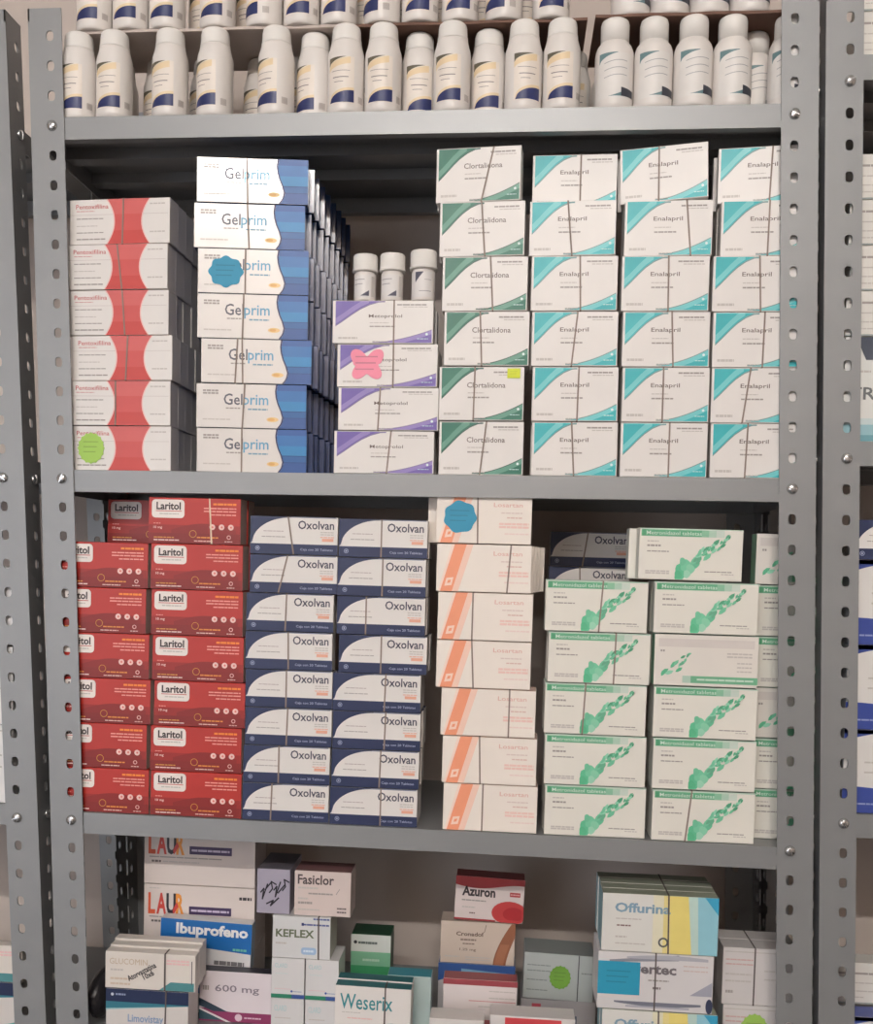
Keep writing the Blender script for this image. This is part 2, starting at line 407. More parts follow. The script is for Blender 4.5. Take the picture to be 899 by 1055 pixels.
def art_lar(a):
    a.rect(.0, .0, 1, .22, (132, 26, 20)); a.rect(0, .22, 1, .40, (154, 34, 26)); a.strip(.25, .95, .22, lambda x: .30+.14*math.sin((x-.25)*4.4), (138, 28, 22), 2)
    a.rrect(.035, .55, .39, .955, .004, (236, 226, 220), 3)
    a.text('Laritol', .085, .73, .35, .90, (62, 46, 46), 1.6, 5); a.rect(.08, .695, .36, .71, (190, 60, 50), 4); a.lines(.12, .33, [.63], LG, .025, 4)
    a.text('10 mg', .055, .30, .15, .37, (240, 200, 190), 1, 4, part='small_lettering'); a.lines(.055, .13, [.42], (226, 150, 138), .02)
    a.lines(.70, .95, [.85], (238, 140, 52), .045, 4); a.lines(.60, .95, [.765, .70], (236, 158, 146), .028, 4); a.lines(.68, .95, [.625], (236, 158, 146), .028, 4)
    for x in (.695, .795, .895): a.disc(x, .37, .0033, (240, 200, 192), 4); a.disc(x+.002, .37, .0012, (216, 120, 110), 5)
    a.ring(.485, .21, .0042, .0006, (214, 150, 60), 4); a.lines(.53, .76, [.12], (226, 140, 60), .03, 4); a.lines(.50, .70, [.045], (230, 190, 180), .022, 4)
    a.lines(.06, .28, [.11], (216, 150, 70), .022, 4); a.lines(.06, .34, [.05], (236, 206, 200), .025, 4)
    a.ring(.875, .15, .0024, .0009, (232, 180, 172), 4); a.lines(.83, .92, [.045], (230, 190, 180), .02, 4)
def art_oxo(a):
    nv = (38, 48, 84)
    a.rect(0, 0, 1, .275, nv, 1)
    B = lambda x: .275 + .70*math.sqrt(max(0, 1-((.46-x)/.44)**2)) if x > .02 else .275
    a.strip(0, .46, B, 1, nv, 1, 22)
    a.rect(.46, .975, .98, 1, (120, 126, 150), 1)
    a.text('Oxolvan', .545, .675, .955, .905, (70, 66, 84), .8)
    a.lines(.80, .95, [.59, .53], LG, .025); a.rect(.82, .36, .95, .44, (232, 172, 148), 2); a.lines(.80, .96, [.46], (232, 172, 148), .025)
    a.lines(.15, .38, [.60], (176, 160, 160), .018); a.lines(.13, .40, [.45], (168, 160, 158), .022)
    a.ring(.085, .15, .0026, .0008, (150, 160, 190), 3); a.disc(.085, .15, .001, (170, 176, 200), 3)
    a.text('Caja con 20 Tabletas', .575, .09, .945, .17, (176, 184, 210), .2, part='small_lettering')
def art_sal(a):
    o = (243, 158, 122); p = (246, 208, 190)
    a.part = 'diagonal_stripe'; a.poly([(.045, 0), (.170, 0), (.315, 1), (.190, 1)], o); a.poly([(.170, 0), (.235, 0), (.385, 1), (.315, 1)], p); a.poly([(.02, 0), (.045, 0), (.190, 1), (.16, 1)], (248, 222, 208))
    a.poly([(.09, .11), (.165, .13), (.185, .30), (.11, .28)], (250, 214, 196), 3); a.poly([(.118, .17), (.15, .18), (.16, .245), (.128, .235)], o, 4)
    a.part = 'fine_print'; a.text('Losartan', .60, .775, .90, .865, (224, 178, 166), .2); a.lines(.68, .90, [.64], (222, 204, 196), .025); a.lines(.74, .9, [.54], (222, 188, 178), .025)
    a.lines(.66, .97, [.40, .335], (240, 204, 194), .045); a.lines(.72, .97, [.2], (236, 214, 206), .03)
def leaves(a, base, tip, n, seed, flip=1):
    r = random.Random(seed)
    for k in range(n):
        t = k/(n-1); cx = base[0]+(tip[0]-base[0])*t + r.uniform(-.045, .045)*(1-.5*t); cz = base[1]+(tip[1]-base[1])*t**.8 + r.uniform(-.10, .10)*(1-.5*t)
        L = (.046-.022*t)*a.w*(.8+.5*r.random()); an = r.uniform(.2, 1.25); wd = L*.42
        c, q = math.cos(an), math.sin(an); col = ((96, 184, 142), (120, 200, 162), (84, 164, 126), (150, 214, 184), (106, 176, 142))[r.randrange(5)]
        P = [(L, 0), (L*.3, wd), (-L*.5, wd*.8), (-L, 0), (-L*.5, -wd*.8), (L*.3, -wd)]
        a.poly([(cx+(x*c-z*q)/a.w, max(.01, cz+(x*q+z*c)/a.h)) for x, z in P], col, 5.6 + .25*k)
def art_grn(a):
    g = (104, 176, 136)
    a.rect(.02, .845, .60, .975, g); a.rect(.60, .845, .67, .975, (140, 194, 162)); a.rect(.67, .845, .74, .975, (178, 208, 188)); a.rect(.74, .845, .82, .975, (206, 218, 206)); a.rect(0, .98, 1, 1, (190, 214, 198)); a.rect(.03, .85, .06, .97, (80, 156, 114), 2)
    a.text('Metronidazol tabletas', .07, .875, .60, .945, (214, 230, 218), .2, 3)
    a.lines(.08, .19, [.735], LG, .025); a.lines(.08, .21, [.645], GR, .035); a.lines(.08, .29, [.54], GR, .022); a.lines(.07, .30, [.15, .11], LG, .03)
    for q, (cx, cz, rx, rz, c) in enumerate(((.405, .15, .062, .17, (100, 194, 150)), (.455, .29, .062, .12, (122, 204, 166)), (.385, .09, .042, .10, (90, 186, 140)), (.545, .33, .048, .10, (106, 190, 152)), (.425, .36, .035, .08, (116, 196, 158)), (.50, .22, .05, .10, (140, 210, 176)), (.47, .12, .04, .08, (160, 216, 188)))):
        P = [(cx+rx*math.cos(t)*(.85+.15*math.cos(3*t)), max(.012, cz+rz*math.sin(t))) for t in [2*math.pi*k/14 for k in range(14)]]
        a.poly(P, c, 2 + .5*q)
    leaves(a, (.57, .36), (.86, .86), 30, 5)
    a.lines(.64, .90, [.165], GR, .02); a.lines(.80, .92, [.12], LG, .02)
def art_grnback(a):
    g = (112, 178, 140)
    a.rect(.36, .06, 1, .20, g); a.rect(.28, .06, .36, .20, (180, 206, 190)); a.lines(.42, .96, [.115], (200, 222, 206), .035, 3)
    a.rect(.04, .76, .96, .92, (214, 206, 200)); leaves(a, (.12, .15), (.33, .62), 13, 8); a.lines(.70, .94, [.64, .58], LG, .03); a.lines(.80, .94, [.46, .38, .30], LG, .025); a.lines(.06, .10, [.66], GR, .04)
def art_laur(a):
    for ch, x0, x1, c in (('L', .04, .105, (222, 96, 60)), ('A', .115, .205, (206, 70, 60)), ('U', .205, .29, (40, 34, 44)), ('R', .29, .365, (232, 150, 60))):
        a.text(ch, x0, .50, x1, .86, c, 2, 3)
    a.poly([(.27, .50), (.315, .64), (.30, .72), (.262, .58)], (206, 66, 60), 5)
    a.rect(.41, .52, .79, .655, (62, 42, 84), 2); a.lines(.43, .77, [.57], (196, 184, 206), .035, 3)
    a.lines(.05, .70, [.445], GR, .02); a.lines(.07, .16, [.365], (110, 100, 98), .035); a.lines(.17, .50, [.37], LG, .02); a.lines(.86, .97, [.80], (60, 52, 56), .05); a.lines(.05, .15, [.93], LG, .015)
def art_ibu(a):
    a.strip(0, 1, lambda x: .44-.14*(x-.3)*(x > .3), 1, (22, 104, 176)); a.text('Ibuprofeno', .17, .62, .96, .93, (238, 236, 236), 2.2)
    a.lines(.80, .95, [.40], (110, 190, 170), .05, 3); a.lines(.60, .93, [.07], (110, 108, 110), .09); a.lines(.05, .3, [.15], LG, .04)
def art_gluc(a):
    a.text('GLUCOMIN', .05, .66, .47, .82, (196, 176, 152), 0); a.lines(.06, .2, [.48], LG, .05); a.lines(.06, .28, [.24, .10], (206, 186, 166), .05)
    a.strip(.60, .985, .01, lambda x: .01+min(.23, (x-.60)*1.8), (78, 138, 142)); a.lines(.68, .93, [.80, .72], (232, 190, 190), .05)
    a.rect(.652, 0, .662, 1, (160, 150, 146), 2); a.rect(.955, .2, .965, .84, (90, 88, 92), 3)
    a.text('Atorvastatina', .27, .20, .62, .36, (28, 26, 34), 1.2, 4, .52); a.text('10x6', .44, .26, .57, .42, (28, 26, 34), 1.2, 4, .52, 'small_lettering')
def art_navy(a):
    a.rect(0, .72, 1, 1, (30, 42, 78)); a.strip(0, 1, lambda x: .56+.14*x, .72, (52, 120, 138)); a.strip(0, 1, lambda x: .53+.17*x, lambda x: .56+.14*x+.001, (160, 200, 204), 2)
    a.disc(.08, .88, .0018, (200, 206, 216), 3); a.lines(.12, .24, [.865], (150, 160, 186), .04, 3); a.text('Limovistay', .27, .24, .70, .46, (132, 156, 190), 1.2)
    a.strip(.72, .98, .0, lambda x: .02+.5*(x-.72), (86, 166, 170)); a.lines(.3, .6, [.12], LG, .04)
def art_600(a):
    a.poly([(.0, .27), (.0, .0), (1, 0), (1, .20), (.45, .20)], (142, 52, 96)); a.poly([(0, .46), (.40, .20), (.20, .20), (0, .3)], (44, 62, 78), 2); a.poly([(.0, .24), (.34, .03), (0, .03)], (52, 84, 96), 3); a.poly([(0, .27), (.0, .23), (.38, 0), (.45, 0)], (228, 222, 222), 4)
    a.text('600 mg', .22, .56, .83, .74, (132, 122, 132), .6); a.disc(.55, .10, .0045, (226, 202, 212), 5); a.lines(.63, .86, [.085], (222, 190, 204), .03, 5); a.lines(.05, .14, [.62], GR, .09)
def art_scrib(a):
    k = (30, 28, 38); r = random.Random(4)
    for i in range(6):
        x = .12 + .13*i; z = .22+.06*(i % 2)
        a.stroke([(x, z+.25), (x+.09, z+.34), (x+.05, z+.10+.2*(i % 3)), (x+.2, z+.44)], .0016, k, 2)
    a.stroke([(.3, .22), (.5, .30), (.42, .18), (.66, .36)], .0018, k, 3)
def art_fasi(a):
    a.text('Fasiclor', .06, .70, .70, .92, (84, 70, 72), 1.2); a.lines(.07, .42, [.60], LG, .04); a.lines(.25, .68, [.48], GR, .035); a.lines(.07, .25, [.36], LG, .04); a.lines(.07, .32, [.26], GR, .05); a.lines(.07, .45, [.12], LG, .03); a.lines(.76, .93, [.17, .09], (110, 96, 96), .035); a.stroke([(.74, .5), (.80, .62)], .0008, GR)
def art_kef(a):
    a.text('KEFLEX', .06, .50, .72, .69, (104, 112, 88), 1.6); a.lines(.06, .25, [.33], LG, .04); a.rrect(.50, .10, .76, .27, .003, (164, 192, 222), 2); a.lines(.52, .97, [.80], (86, 96, 150), .04); a.lines(.7, .98, [.94], (86, 96, 150), .04); a.rect(.50, .79, .54, .86, (50, 56, 110), 3)
    a.lines(.54, .72, [.16], (216, 228, 240), .05, 3)
def art_small(a):
    a.rect(0, 0, .62, .10, (48, 134, 104)); a.rect(.62, 0, 1, .10, (64, 92, 158)); a.text('CLARD', .10, .76, .48, .87, (182, 206, 208), .8); a.lines(.12, .5, [.6], (206, 214, 214), .03); a.lines(.10, .6, [.22], (222, 196, 200), .02); a.disc(.62, .18, .0014, (60, 88, 160), 3); a.lines(.66, .92, [.165], (140, 156, 190), .02)
def art_green(a):
    a.rect(0, .78, 1, 1, (206, 210, 204)); a.rect(0, .60, 1, .78, (122, 178, 144)); a.rect(0, .42, 1, .60, (60, 146, 96)); a.rect(0, 0, 1, .42, (36, 116, 72)); a.rect(.62, .34, 1, .47, (70, 74, 136), 2)
    a.disc(.11, .90, .0022, (50, 52, 56), 2); a.lines(.18, .66, [.88], (90, 100, 96), .03); a.lines(.3, .72, [.66], (176, 206, 186), .03); a.lines(.66, .9, [.39], (190, 190, 216), .02, 3)
def art_wes(a):
    a.text('Weserix', .07, .64, .76, .88, (58, 138, 146), .4); a.lines(.10, .34, [.58], LG, .012); a.lines(.17, .50, [.49], (232, 190, 186), .018); a.text('60', .15, .27, .30, .39, (96, 96, 104), 1, part='small_lettering')
    P = [(.76+.19*math.cos(t), .26+.19*math.sin(t)) for t in [2*math.pi*k/24 for k in range(24)]]
    a.poly(P, (48, 110, 136), 2); a.poly([(.76+(x-.76)*.86, .26+(z-.26)*.86) for x, z in P], (86, 156, 176), 3); a.lines(.65, .9, [.27], (200, 226, 230), .03, 4)
def art_azu(a):
    a.strip(0, 1, lambda x: .80-.06*math.sin(x*5)+.06*(x < .1)*(.1-x), 1, (166, 62, 66)); a.text('Azuron', .10, .55, .58, .78, (58, 48, 52), 2); a.rect(.79, .60, .94, .70, (176, 64, 66), 2); a.lines(.80, .93, [.635], (226, 170, 168), .03, 3)
    P = [(.80+.26*math.cos(t), .22+.27*math.sin(t)) for t in [2*math.pi*k/24 for k in range(24)]]; P = [(min(1, x), max(0, z)) for x, z in P]
    a.poly([(.5+.44*(x-.5)+.2, z*.9) for x, z in P], (224, 150, 146), 2); a.poly(P, (190, 64, 64), 3); a.poly([(min(1, .86+(x-.80)*.6), max(0, .20+(z-.22)*.6)) for x, z in P], (172, 44, 50), 4); a.rect(0, 0, .6, .04, (166, 62, 66), 2)
    a.lines(.10, .45, [.44], GR, .03); a.lines(.11, .3, [.28], LG, .03); a.lines(.22, .3, [.15], (120, 90, 90), .03)
def art_brn(a):
    a.vstrip(0, 1, lambda z: .71+.24*z**1.6, lambda z: min(1, .88+.20*z**1.4), (150, 96, 70)); a.vstrip(0, .5, lambda z: .73+.24*z**1.6, lambda z: .85+.2*z**1.4, (168, 112, 84), 2)
    a.text('Cronadol', .21, .66, .57, .76, (112, 92, 82), 1.6); a.lines(.27, .48, [.55], (130, 112, 102), .04); a.lines(.30, .46, [.46], (130, 112, 102), .03); a.text('1.25 mg', .26, .29, .48, .37, (130, 112, 102), 1, part='small_lettering'); a.lines(.06, .26, [.14], LG, .035); a.lines(.34, .68, [.14, .08], LG, .03); a.stroke([(.55, .72), (.59, .78), (.61, .94)], .0008, (130, 112, 102))
def art_blu(a):
    a.strip(0, 1, lambda x: .62+.18*math.sin(x*3.0) if x < .9 else .7, 1, (56, 92, 156)); a.strip(.3, 1, lambda x: .86-.10*x, lambda x: .93-.10*x, (130, 176, 206), 2); a.lines(.1, .4, [.4], LG, .04)
def art_rtop(a):
    a.rect(0, .90, 1, 1, (156, 68, 76)); a.lines(.62, .97, [.80, .68], LG, .02); a.rect(.35, .62, .98, .635, (206, 140, 140), 2); a.lines(.48, .95, [.52], LG, .022); a.lines(.10, .30, [.15], GR, .03); a.text('H', .12, .36, .20, .45, (186, 60, 70), 2); a.rect(.5, .22, .78, .30, (196, 110, 116), 2)
def art_rnav(a):
    a.rect(.18, .76, .84, .96, (206, 72, 78)); a.rect(.18, .0, .84, .76, (36, 42, 74)); a.rect(.84, .0, 1, 1, (214, 208, 206))
def art_gst(a):
    a.rect(.77, 0, .785, 1, (70, 66, 72), 2); a.lines(.05, .38, [.72, .60], (132, 138, 136), .025); a.lines(.05, .35, [.4, .18], (132, 138, 136), .025); a.lines(.82, .97, [.6], (132, 138, 136), .03)
def art_gun(a):
    a.rect(.15, .3, .27, .85, (176, 72, 84), 2); a.rect(.45, .1, .75, .45, (76, 86, 104), 2); a.lines(.5, .7, [.6], (120, 120, 124), .06)
def art_off(a):
    a.rect(.44, 0, .53, 1, (228, 222, 196)); a.rect(.53, 0, .60, 1, (232, 216, 146)); a.poly([(.60, 0), (.78, 0), (.74, 1), (.58, 1)], (234, 216, 128), 2); a.poly([(.78, 0), (1, 0), (1, 1), (.74, 1)], (190, 214, 206), 2); a.poly([(.84, 0), (1, 0), (1, 1), (.82, 1)], (148, 200, 214), 3)
    a.poly([(.88, 1), (1, 1), (1, .7)], (64, 164, 200), 4); a.text('Offurina', .11, .68, .59, .85, (132, 164, 184), 1.6, 5); a.lines(.12, .34, [.56], LG, .02, 4); a.lines(.13, .25, [.44], (140, 110, 108), .025, 4); a.lines(.12, .22, [.24], LG, .03, 4); a.lines(.12, .38, [.13], LG, .02, 4)
    a.ring(.535, .19, .0056, .0020, (90, 92, 92), 5)
def art_ever(a):
    a.strip(.1, .7, lambda x: .82+.12*(x-.1), lambda x: min(.995, .86+.22*(x-.1)), (142, 142, 152)); a.strip(.25, .95, lambda x: .90, lambda x: .93+.05*math.sin((x-.25)*4), (176, 176, 184), 2)
    a.strip(.15, .9, lambda x: .12-.05*math.sin((x-.15)*4), lambda x: .15-.0*x, (120, 122, 136)); a.strip(.8, .99, lambda x: .3, lambda x: .3+1.3*(x-.8), (164, 164, 178)); a.strip(.25, .8, .05, lambda x: .08, (172, 172, 182), 2)
    a.text('Evertec', .24, .64, .68, .82, (116, 110, 114), 1.8); a.lines(.74, .95, [.80, .72], (206, 186, 180), .02); a.lines(.44, .62, [.52], GR, .025); a.lines(.48, .55, [.38], (130, 120, 120), .04); a.ell(.97, .13, .03, .13, (60, 66, 92), 3)
def art_wht(a):
    a.rect(.02, .92, .98, .94, LG); a.lines(.04, .40, [.78, .70], (206, 170, 166), .025); a.lines(.04, .38, [.52, .40], LG, .03); a.lines(.55, .9, [.6, .45], LG, .025); a.lines(.05, .15, [.2], GR, .05)
def art_blue1(a):
    b = (58, 76, 150)
    a.rect(0, 0, 1, .20, b); a.strip(0, 1, .20, lambda x: .27+.05*math.cos(x*3), b); a.strip(0, .5, lambda x: .82+.16*math.sqrt(max(0, min(1, x/.4))), 1, b); a.rect(0, .95, 1, 1, b); a.lines(.2, .6, [.6, .48], LG, .02); a.lines(.1, .4, [.1], (150, 160, 200), .02, 3)
def art_tr(a):
    a.strip(0, 1, 0, lambda x: .16, (150, 190, 198)); a.rect(0, 0, 1, .06, (110, 160, 172), 2); a.text('TR', .05, .40, .30, .52, (110, 112, 112), .8); a.poly([(.1, 1), (.5, 1), (.38, .78), (.2, .78)], (70, 76, 90), 2); a.lines(.05, .25, [.66], LG, .02); a.strip(0, 1, .16, lambda x: .22, (200, 214, 214))
def art_plain(a):
    a.lines(.03, .9, [.72], GR, .05); a.lines(.03, .6, [.50, .3], LG, .03); a.rect(0, 0, 1, .04, (150, 158, 156)); a.lines(.05, .3, [.15], LG, .03)
kind('red', .1180, .0494, .026, art_red, side=(226, 220, 216), top=(216, 206, 202))
kind('gel', .1225, .0484, .0265, art_gel, side=(32, 64, 120), top=(40, 84, 148), rough=.2, coat=.6)
kind('gelback', .1225, .0484, .0265, None, front=(30, 62, 118), side=(34, 70, 128), top=(34, 70, 128), rough=.25, coat=.4)
kind('met', .1110, .0463, .024, corner_art('Metoprolol', (112, 92, 168), (146, 128, 190), (132, 118, 156), .36, .69, .62))
kind('clo', .0925, .0578, .024, corner_art('Clortalidona', (40, 112, 92), (96, 152, 132), (60, 96, 88), .33, .78, .655), side=(214, 210, 206))
kind('ena', .0922, .0578, .024, corner_art('Enalapril', (52, 178, 184), (112, 202, 204), (120, 156, 156), .33, .66, .655), side=(214, 210, 206))
kind('lar', .1055, .0508, .030, art_lar, front=(182, 44, 33), side=(206, 186, 178), top=(160, 36, 28))
kind('oxo', .0985, .0419, .024, art_oxo, side=(216, 212, 208), top=(38, 48, 84))
kind('sal', .1045, .0520, .022, art_sal, front=(240, 230, 220), side=(222, 206, 194), top=(228, 196, 184))
kind('grn', .1105, .0554, .024, art_grn, front=(230, 226, 216), side=(222, 222, 214), top=(196, 216, 204))
kind('grnback', .1105, .0554, .024, art_grnback, front=(226, 220, 212), side=(150, 196, 168), top=(196, 216, 204))
kind('laur', .1400, .0742, .060, art_laur, front=(220, 208, 202))
kind('ibu', .1130, .0565, .018, art_ibu, front=(220, 218, 218), side=(190, 204, 216))
kind('gluc', .1070, .0430, .0150, art_gluc, front=(222, 214, 206))
kind('navy', .0980, .0535, .040, art_navy, front=(214, 208, 204), top=(30, 42, 78))
kind('m600', .0880, .0610, .018, art_600, front=(222, 212, 216), top=(60, 58, 66), side=(150, 140, 146))
kind('scrib', .0395, .0530, .070, art_scrib, front=(168, 162, 178), top=(110, 104, 112))
kind('fasi', .0670, .0530, .040, art_fasi, front=(216, 200, 194), top=(130, 92, 92))
kind('kef', .0690, .0495, .050, art_kef, front=(214, 214, 214), side=(190, 192, 176))
kind('small', .0395, .0478, .050, art_small, front=(216, 214, 214))
kind('smalllow', .0395, .0395, .050, lambda a: (a.text('CLARD', .10, .62, .48, .80, (182, 206, 208), .8), a.lines(.12, .6, [.4], LG, .03), a.rect(0, .14, 1, .16, LG)), front=(212, 210, 210))
kind('green', .0490, .0970, .040, art_green, front=(40, 120, 76), side=(30, 84, 56), top=(28, 72, 50))
kind('wes', .0870, .0735, .018, art_wes, top=(52, 110, 116), side=(214, 208, 202))
kind('teal', .0520, .0680, .026, None, front=(190, 210, 210), top=(70, 150, 166))
kind('azu', .0850, .0545, .030, art_azu, front=(222, 208, 204), side=(150, 56, 60), top=(158, 60, 64))
kind('brn', .0920, .0525, .035, art_brn, front=(206, 190, 176), side=(176, 158, 146))
kind('blu', .0950, .0600, .035, art_blu, front=(214, 210, 212), top=(56, 92, 156))
kind('rtop', .0870, .0675, .024, art_rtop, front=(222, 212, 210), top=(150, 64, 72))
kind('rnav', .0950, .0500, .030, art_rnav, front=(218, 212, 210))
kind('mini', .0620, .0420, .030, lambda a: (a.lines(.1, .7, [.7, .5], (206, 190, 186), .03), a.rect(.62, .56, .98, .72, (196, 110, 116))), front=(220, 214, 210))
kind('gst', .0840, .0560, .050, art_gst, front=(172, 178, 176), side=(150, 154, 152), top=(140, 146, 144))
kind('gun', .0900, .0330, .060, art_gun, front=(160, 156, 158))
kind('off', .1260, .0645, .020, art_off, front=(222, 220, 214), side=(150, 190, 200), top=(150, 156, 138))
kind('ever', .1260, .0645, .020, art_ever, front=(216, 212, 212))
kind('wht', .0838, .0650, .030, art_wht, front=(212, 206, 204))
kind('blue1', .1100, .0900, .030, art_blue1, front=(222, 218, 214), side=(196, 196, 200), top=(58, 76, 150))
kind('tr', .1100, .1090, .030, art_tr, front=(222, 222, 218), side=(200, 204, 204))
kind('plain', .1100, .0465, .030, art_plain, front=(222, 218, 212))
kind('whitebig', .1300, .0900, .060, art_wht, front=(226, 224, 224))

# ------------------------------------------------------------------ boxes on the two middle shelves
mm = lambda L: [v/1000 for v in L]
LIME, BLUE, PINK = (166, 206, 96), (56, 150, 184), (246, 150, 172)
stack('red', 2, mm([149-118, 148-118, 150-118, 145-118, 144-118, 146-118]), .0504, 6, 'white box with red hourglass band', 'in its stack', 'red-banded box', gap=.0016, jig=.0024, yaws=[-.03, -.02, -.045, -.04, -.05, -.06],
      bands=[None, (.46, .46), (.54, .56), (.57, .54), (.55, .50), (.53, .54)], stickers={0: ('burst', .21, .5, .0152, .0170, LIME, 'lime green round sticker')})
stack('gel', 2, mm([176, 175, 180, 175, 175, 170, 173]), .0494, 9, 'glossy white box with blue wave', 'in its stack', 'blue-sided box', yaws=[.11, .11, .115, .12, .12, .125, .125],
      bands=[(.41, .41), (.42, .44), [(.31, .33), (.38, .37)], (.41, .42), (.43, .43), (.50, .48), (.46, .45)], stickers={4: ('flower', .255, .48, .0185, .0165, BLUE, 'blue flower-shaped sticker')}, back='gelback', fan=.0020, gap=.0012)
stack('met', 2, mm([333, 337, 335, 329]), .0473, 3, 'white box with violet corners', 'in its stack', 'violet-cornered box', yaws=[.0, .0, -.01, .01],
      bands=[(.53, .57), (.40, .42), (.56, .56), (.61, .61)], stickers={2: ('butterfly', .30, .52, .0215, .0205, PINK, 'pink butterfly sticker')})
stack('clo', 2, mm([449, 448, 452, 449, 445, 440]), .0590, 2, 'white box with dark green corners', 'in its stack', 'dark green-cornered box', yaws=[-.02, -.01, .0, -.02, -.06, -.10],
      bands=[(.49, .56), (.41, .42), (.45, .42), (.60, .56), (.54, .49), (.54, .68)], stickers={1: ('square', .875, .88, .0070, .0052, (214, 224, 60), 'small yellow price sticker')})
stack('ena', 2, mm([550, 549, 547, 545, 542, 544]), .0590, 2, 'white box with teal corners', 'beside the dark green stack', 'teal-cornered box', yaws=[-.01, -.01, -.01, -.015, -.04, -.02],
      bands=[(.50, .46), (.53, .54), (.47, .53), (.58, .56), (.50, .44), (.57, .57)], setback=[0, 0, 0, 0, .001, .030])
stack('ena', 2, mm([645, 645, 643.5, 641, 643, 640]), .0588, [1,1,1,1,2,2], 'white box with teal corners', 'in the middle teal stack', 'teal-cornered box', yaws=[0, 0, 0, 0, -.03, -.15],
      bands=[(.56, .56), (.47, .47), (.59, .56), (.54, .53), (.76, .70), (.44, .45)], setback=[0, 0, 0, 0, .001, .004], rolls={5: -.035})
stack('ena', 2, mm([740, 739, 738.5, 736.5, 744, 742]), .0586, [1,1,1,1,2,2], 'white box with teal corners', 'against the rack post', 'teal-cornered box', yaws=[0, 0, 0, 0, -.03, -.12],
      bands=[(.40, .42), (.36, .44), (.57, .58), (.55, .52), (.53, .54), (.58, .60)], setback=[0, 0, 0, 0, .001, .004])
stack('lar', 3, mm([127-106.5, 124-106.5, 128-106.5, 126-106.5, 122-106.5, 124-106.5]), .0516, 1, 'red box with white name panel', 'against the rack post', 'red box', yaws=0, setback=[.001]*6)
zz, tt = ztop(3, .09)
box('lar', 'red box in shadow, set back on the stack against the rack post', (.104), .085, zz + .0006 + 6*.0516, 0, -T3)
stack('lar', 3, mm([127.6, 127, 131, 128.6, 127, 126, 123]), .0517, 2, 'red box with white name panel', 'beside the navy boxes', 'red box', yaws=[.01, .01, .0, .0, .0, .01, .01],
      bands=[None]*6 + [(.69, .66)], bandcol=(226, 206, 180), setback=[.001]*7)
stack('oxo', 3, mm([234.5, 235, 236.5, 236.5, 236, 236.5, 240, 240]), .0430, 1, 'white and navy box', 'beside the red stack', 'navy box', yaws=[.02, .02, .02, .02, .015, .02, .02, .02],
      bands=[(.33, .34), (.41, .41), (.48, .49), (.47, .47), (.50, .49), (.45, .46), (.33, .43), (.50, .43)])
stack('oxo', 3, mm([334.8, 336, 336.5, 336, 342, 339, 339, 340]), .0429, 3, 'white and navy box', 'beside the salmon stack', 'navy box', yaws=[.02, .01, .02, .015, .02, .02, .015, .015],
      bands=[(.58, .58), (.55, .56), (.59, .60), (.59, .60), (.48, .48), (.33, .33), (.51, .51), (.48, .48)])
stack('sal', 3, mm([462, 460, 457.5, 451, 451.5, 449]), .0531, [2,2,2,2,2,5], 'cream box with salmon diagonal stripe', 'in its stack', 'salmon-striped box', gap=.0010, fans={5: .0040}, yaws=[0, .0, -.005, -.01, -.02, -.02],
      bands=[(.42, .42), (.41, .39), (.72, .72), (.40, .37), (.37, .37), (.75, .78)])
zz, tt = ztop(3, .5)
o = box('sal', 'cream box with salmon stripe and blue blob sticker, top in its stack', .500, .0185, zz + .0008 + 6*.0531, 0, -T3, sticker=('cloud', .25, .55, .0185, .0165, BLUE, 'blue cloud-shaped sticker'))
band(o, 'sal', 1, .44, .43, 'thin brown rubber band round the top salmon-striped box', 'rubber bands round bundles')
for k in range(1, 4):
    box('sal', 'cream salmon-striped box behind the blue-stickered one on top', .490 - .001*k, .0185 + .0226*k, zz + .0008 + 6*.0531, 0, -T3, 'boxes behind the blue-stickered one', printed=False)
stack('grn', 3, mm([574, 572.5, 571, 573.5, 569]), .0565, 2, 'white box with green leaf print', 'beside the salmon stack', 'leaf-printed box', yaws=[.02, .01, .01, .01, .01],
      bands=[None, None, (.38, .40), (.65, .66), (.53, .56)])
stack('grn', 3, mm([691, 690, 689, 688, 686]), .0569, 2, 'white box with green leaf print', 'near the rack post', 'leaf-printed box', yaws=[.02, .01, .0, .0, .01], kinds={3: 'grnback'},
      bands=[(.33, .38), None, None, None, None])
zz, tt = ztop(3, .72)
box('grn', 'white box with green leaf print lying across the two green stacks', .668+.055, .0185, zz + .0012 + 5*.0569, .015, .009)
box('grn', 'white box behind the leaf-printed box lying across both green stacks', .660+.055, .0440, zz + .0012 + 5*.0569, .0, .009, printed=False)
zg, tt = ztop(3, .63)
stack('grn', 3, mm([801]*5), .0566, 1, 'white leaf-printed box set back', 'half behind the rack post', 'set-back leaf-printed box', yaws=-.01, setback=[.030, .028, .03, .028, .03], kinds={2: 'grnback'})
zz, tt = ztop(3, .85)
box('grnback', 'white box set back half behind the rack post, top of the green stacks', .854, .048, zz + .0006 + 5*.0566, 0, -T3)
for k in range(8):
    q = box('oxo', lab('shaded white and navy box, %s of the stack behind leaf-printed boxes' % ordn(k, 8)), .6265 + .0012*(k % 3), .170, ztop(3, .63)[0] + .0006 + .0424*k, .05, -T3, 'navy boxes behind the leaf-printed stack')
    if k > 5: band(q, 'oxo', 1, .40, .38+.08*(k-6), lab('rubber band round shaded navy box, %s behind leaf-printed boxes' % ordn(k, 8)), 'rubber bands round shaded navy boxes')

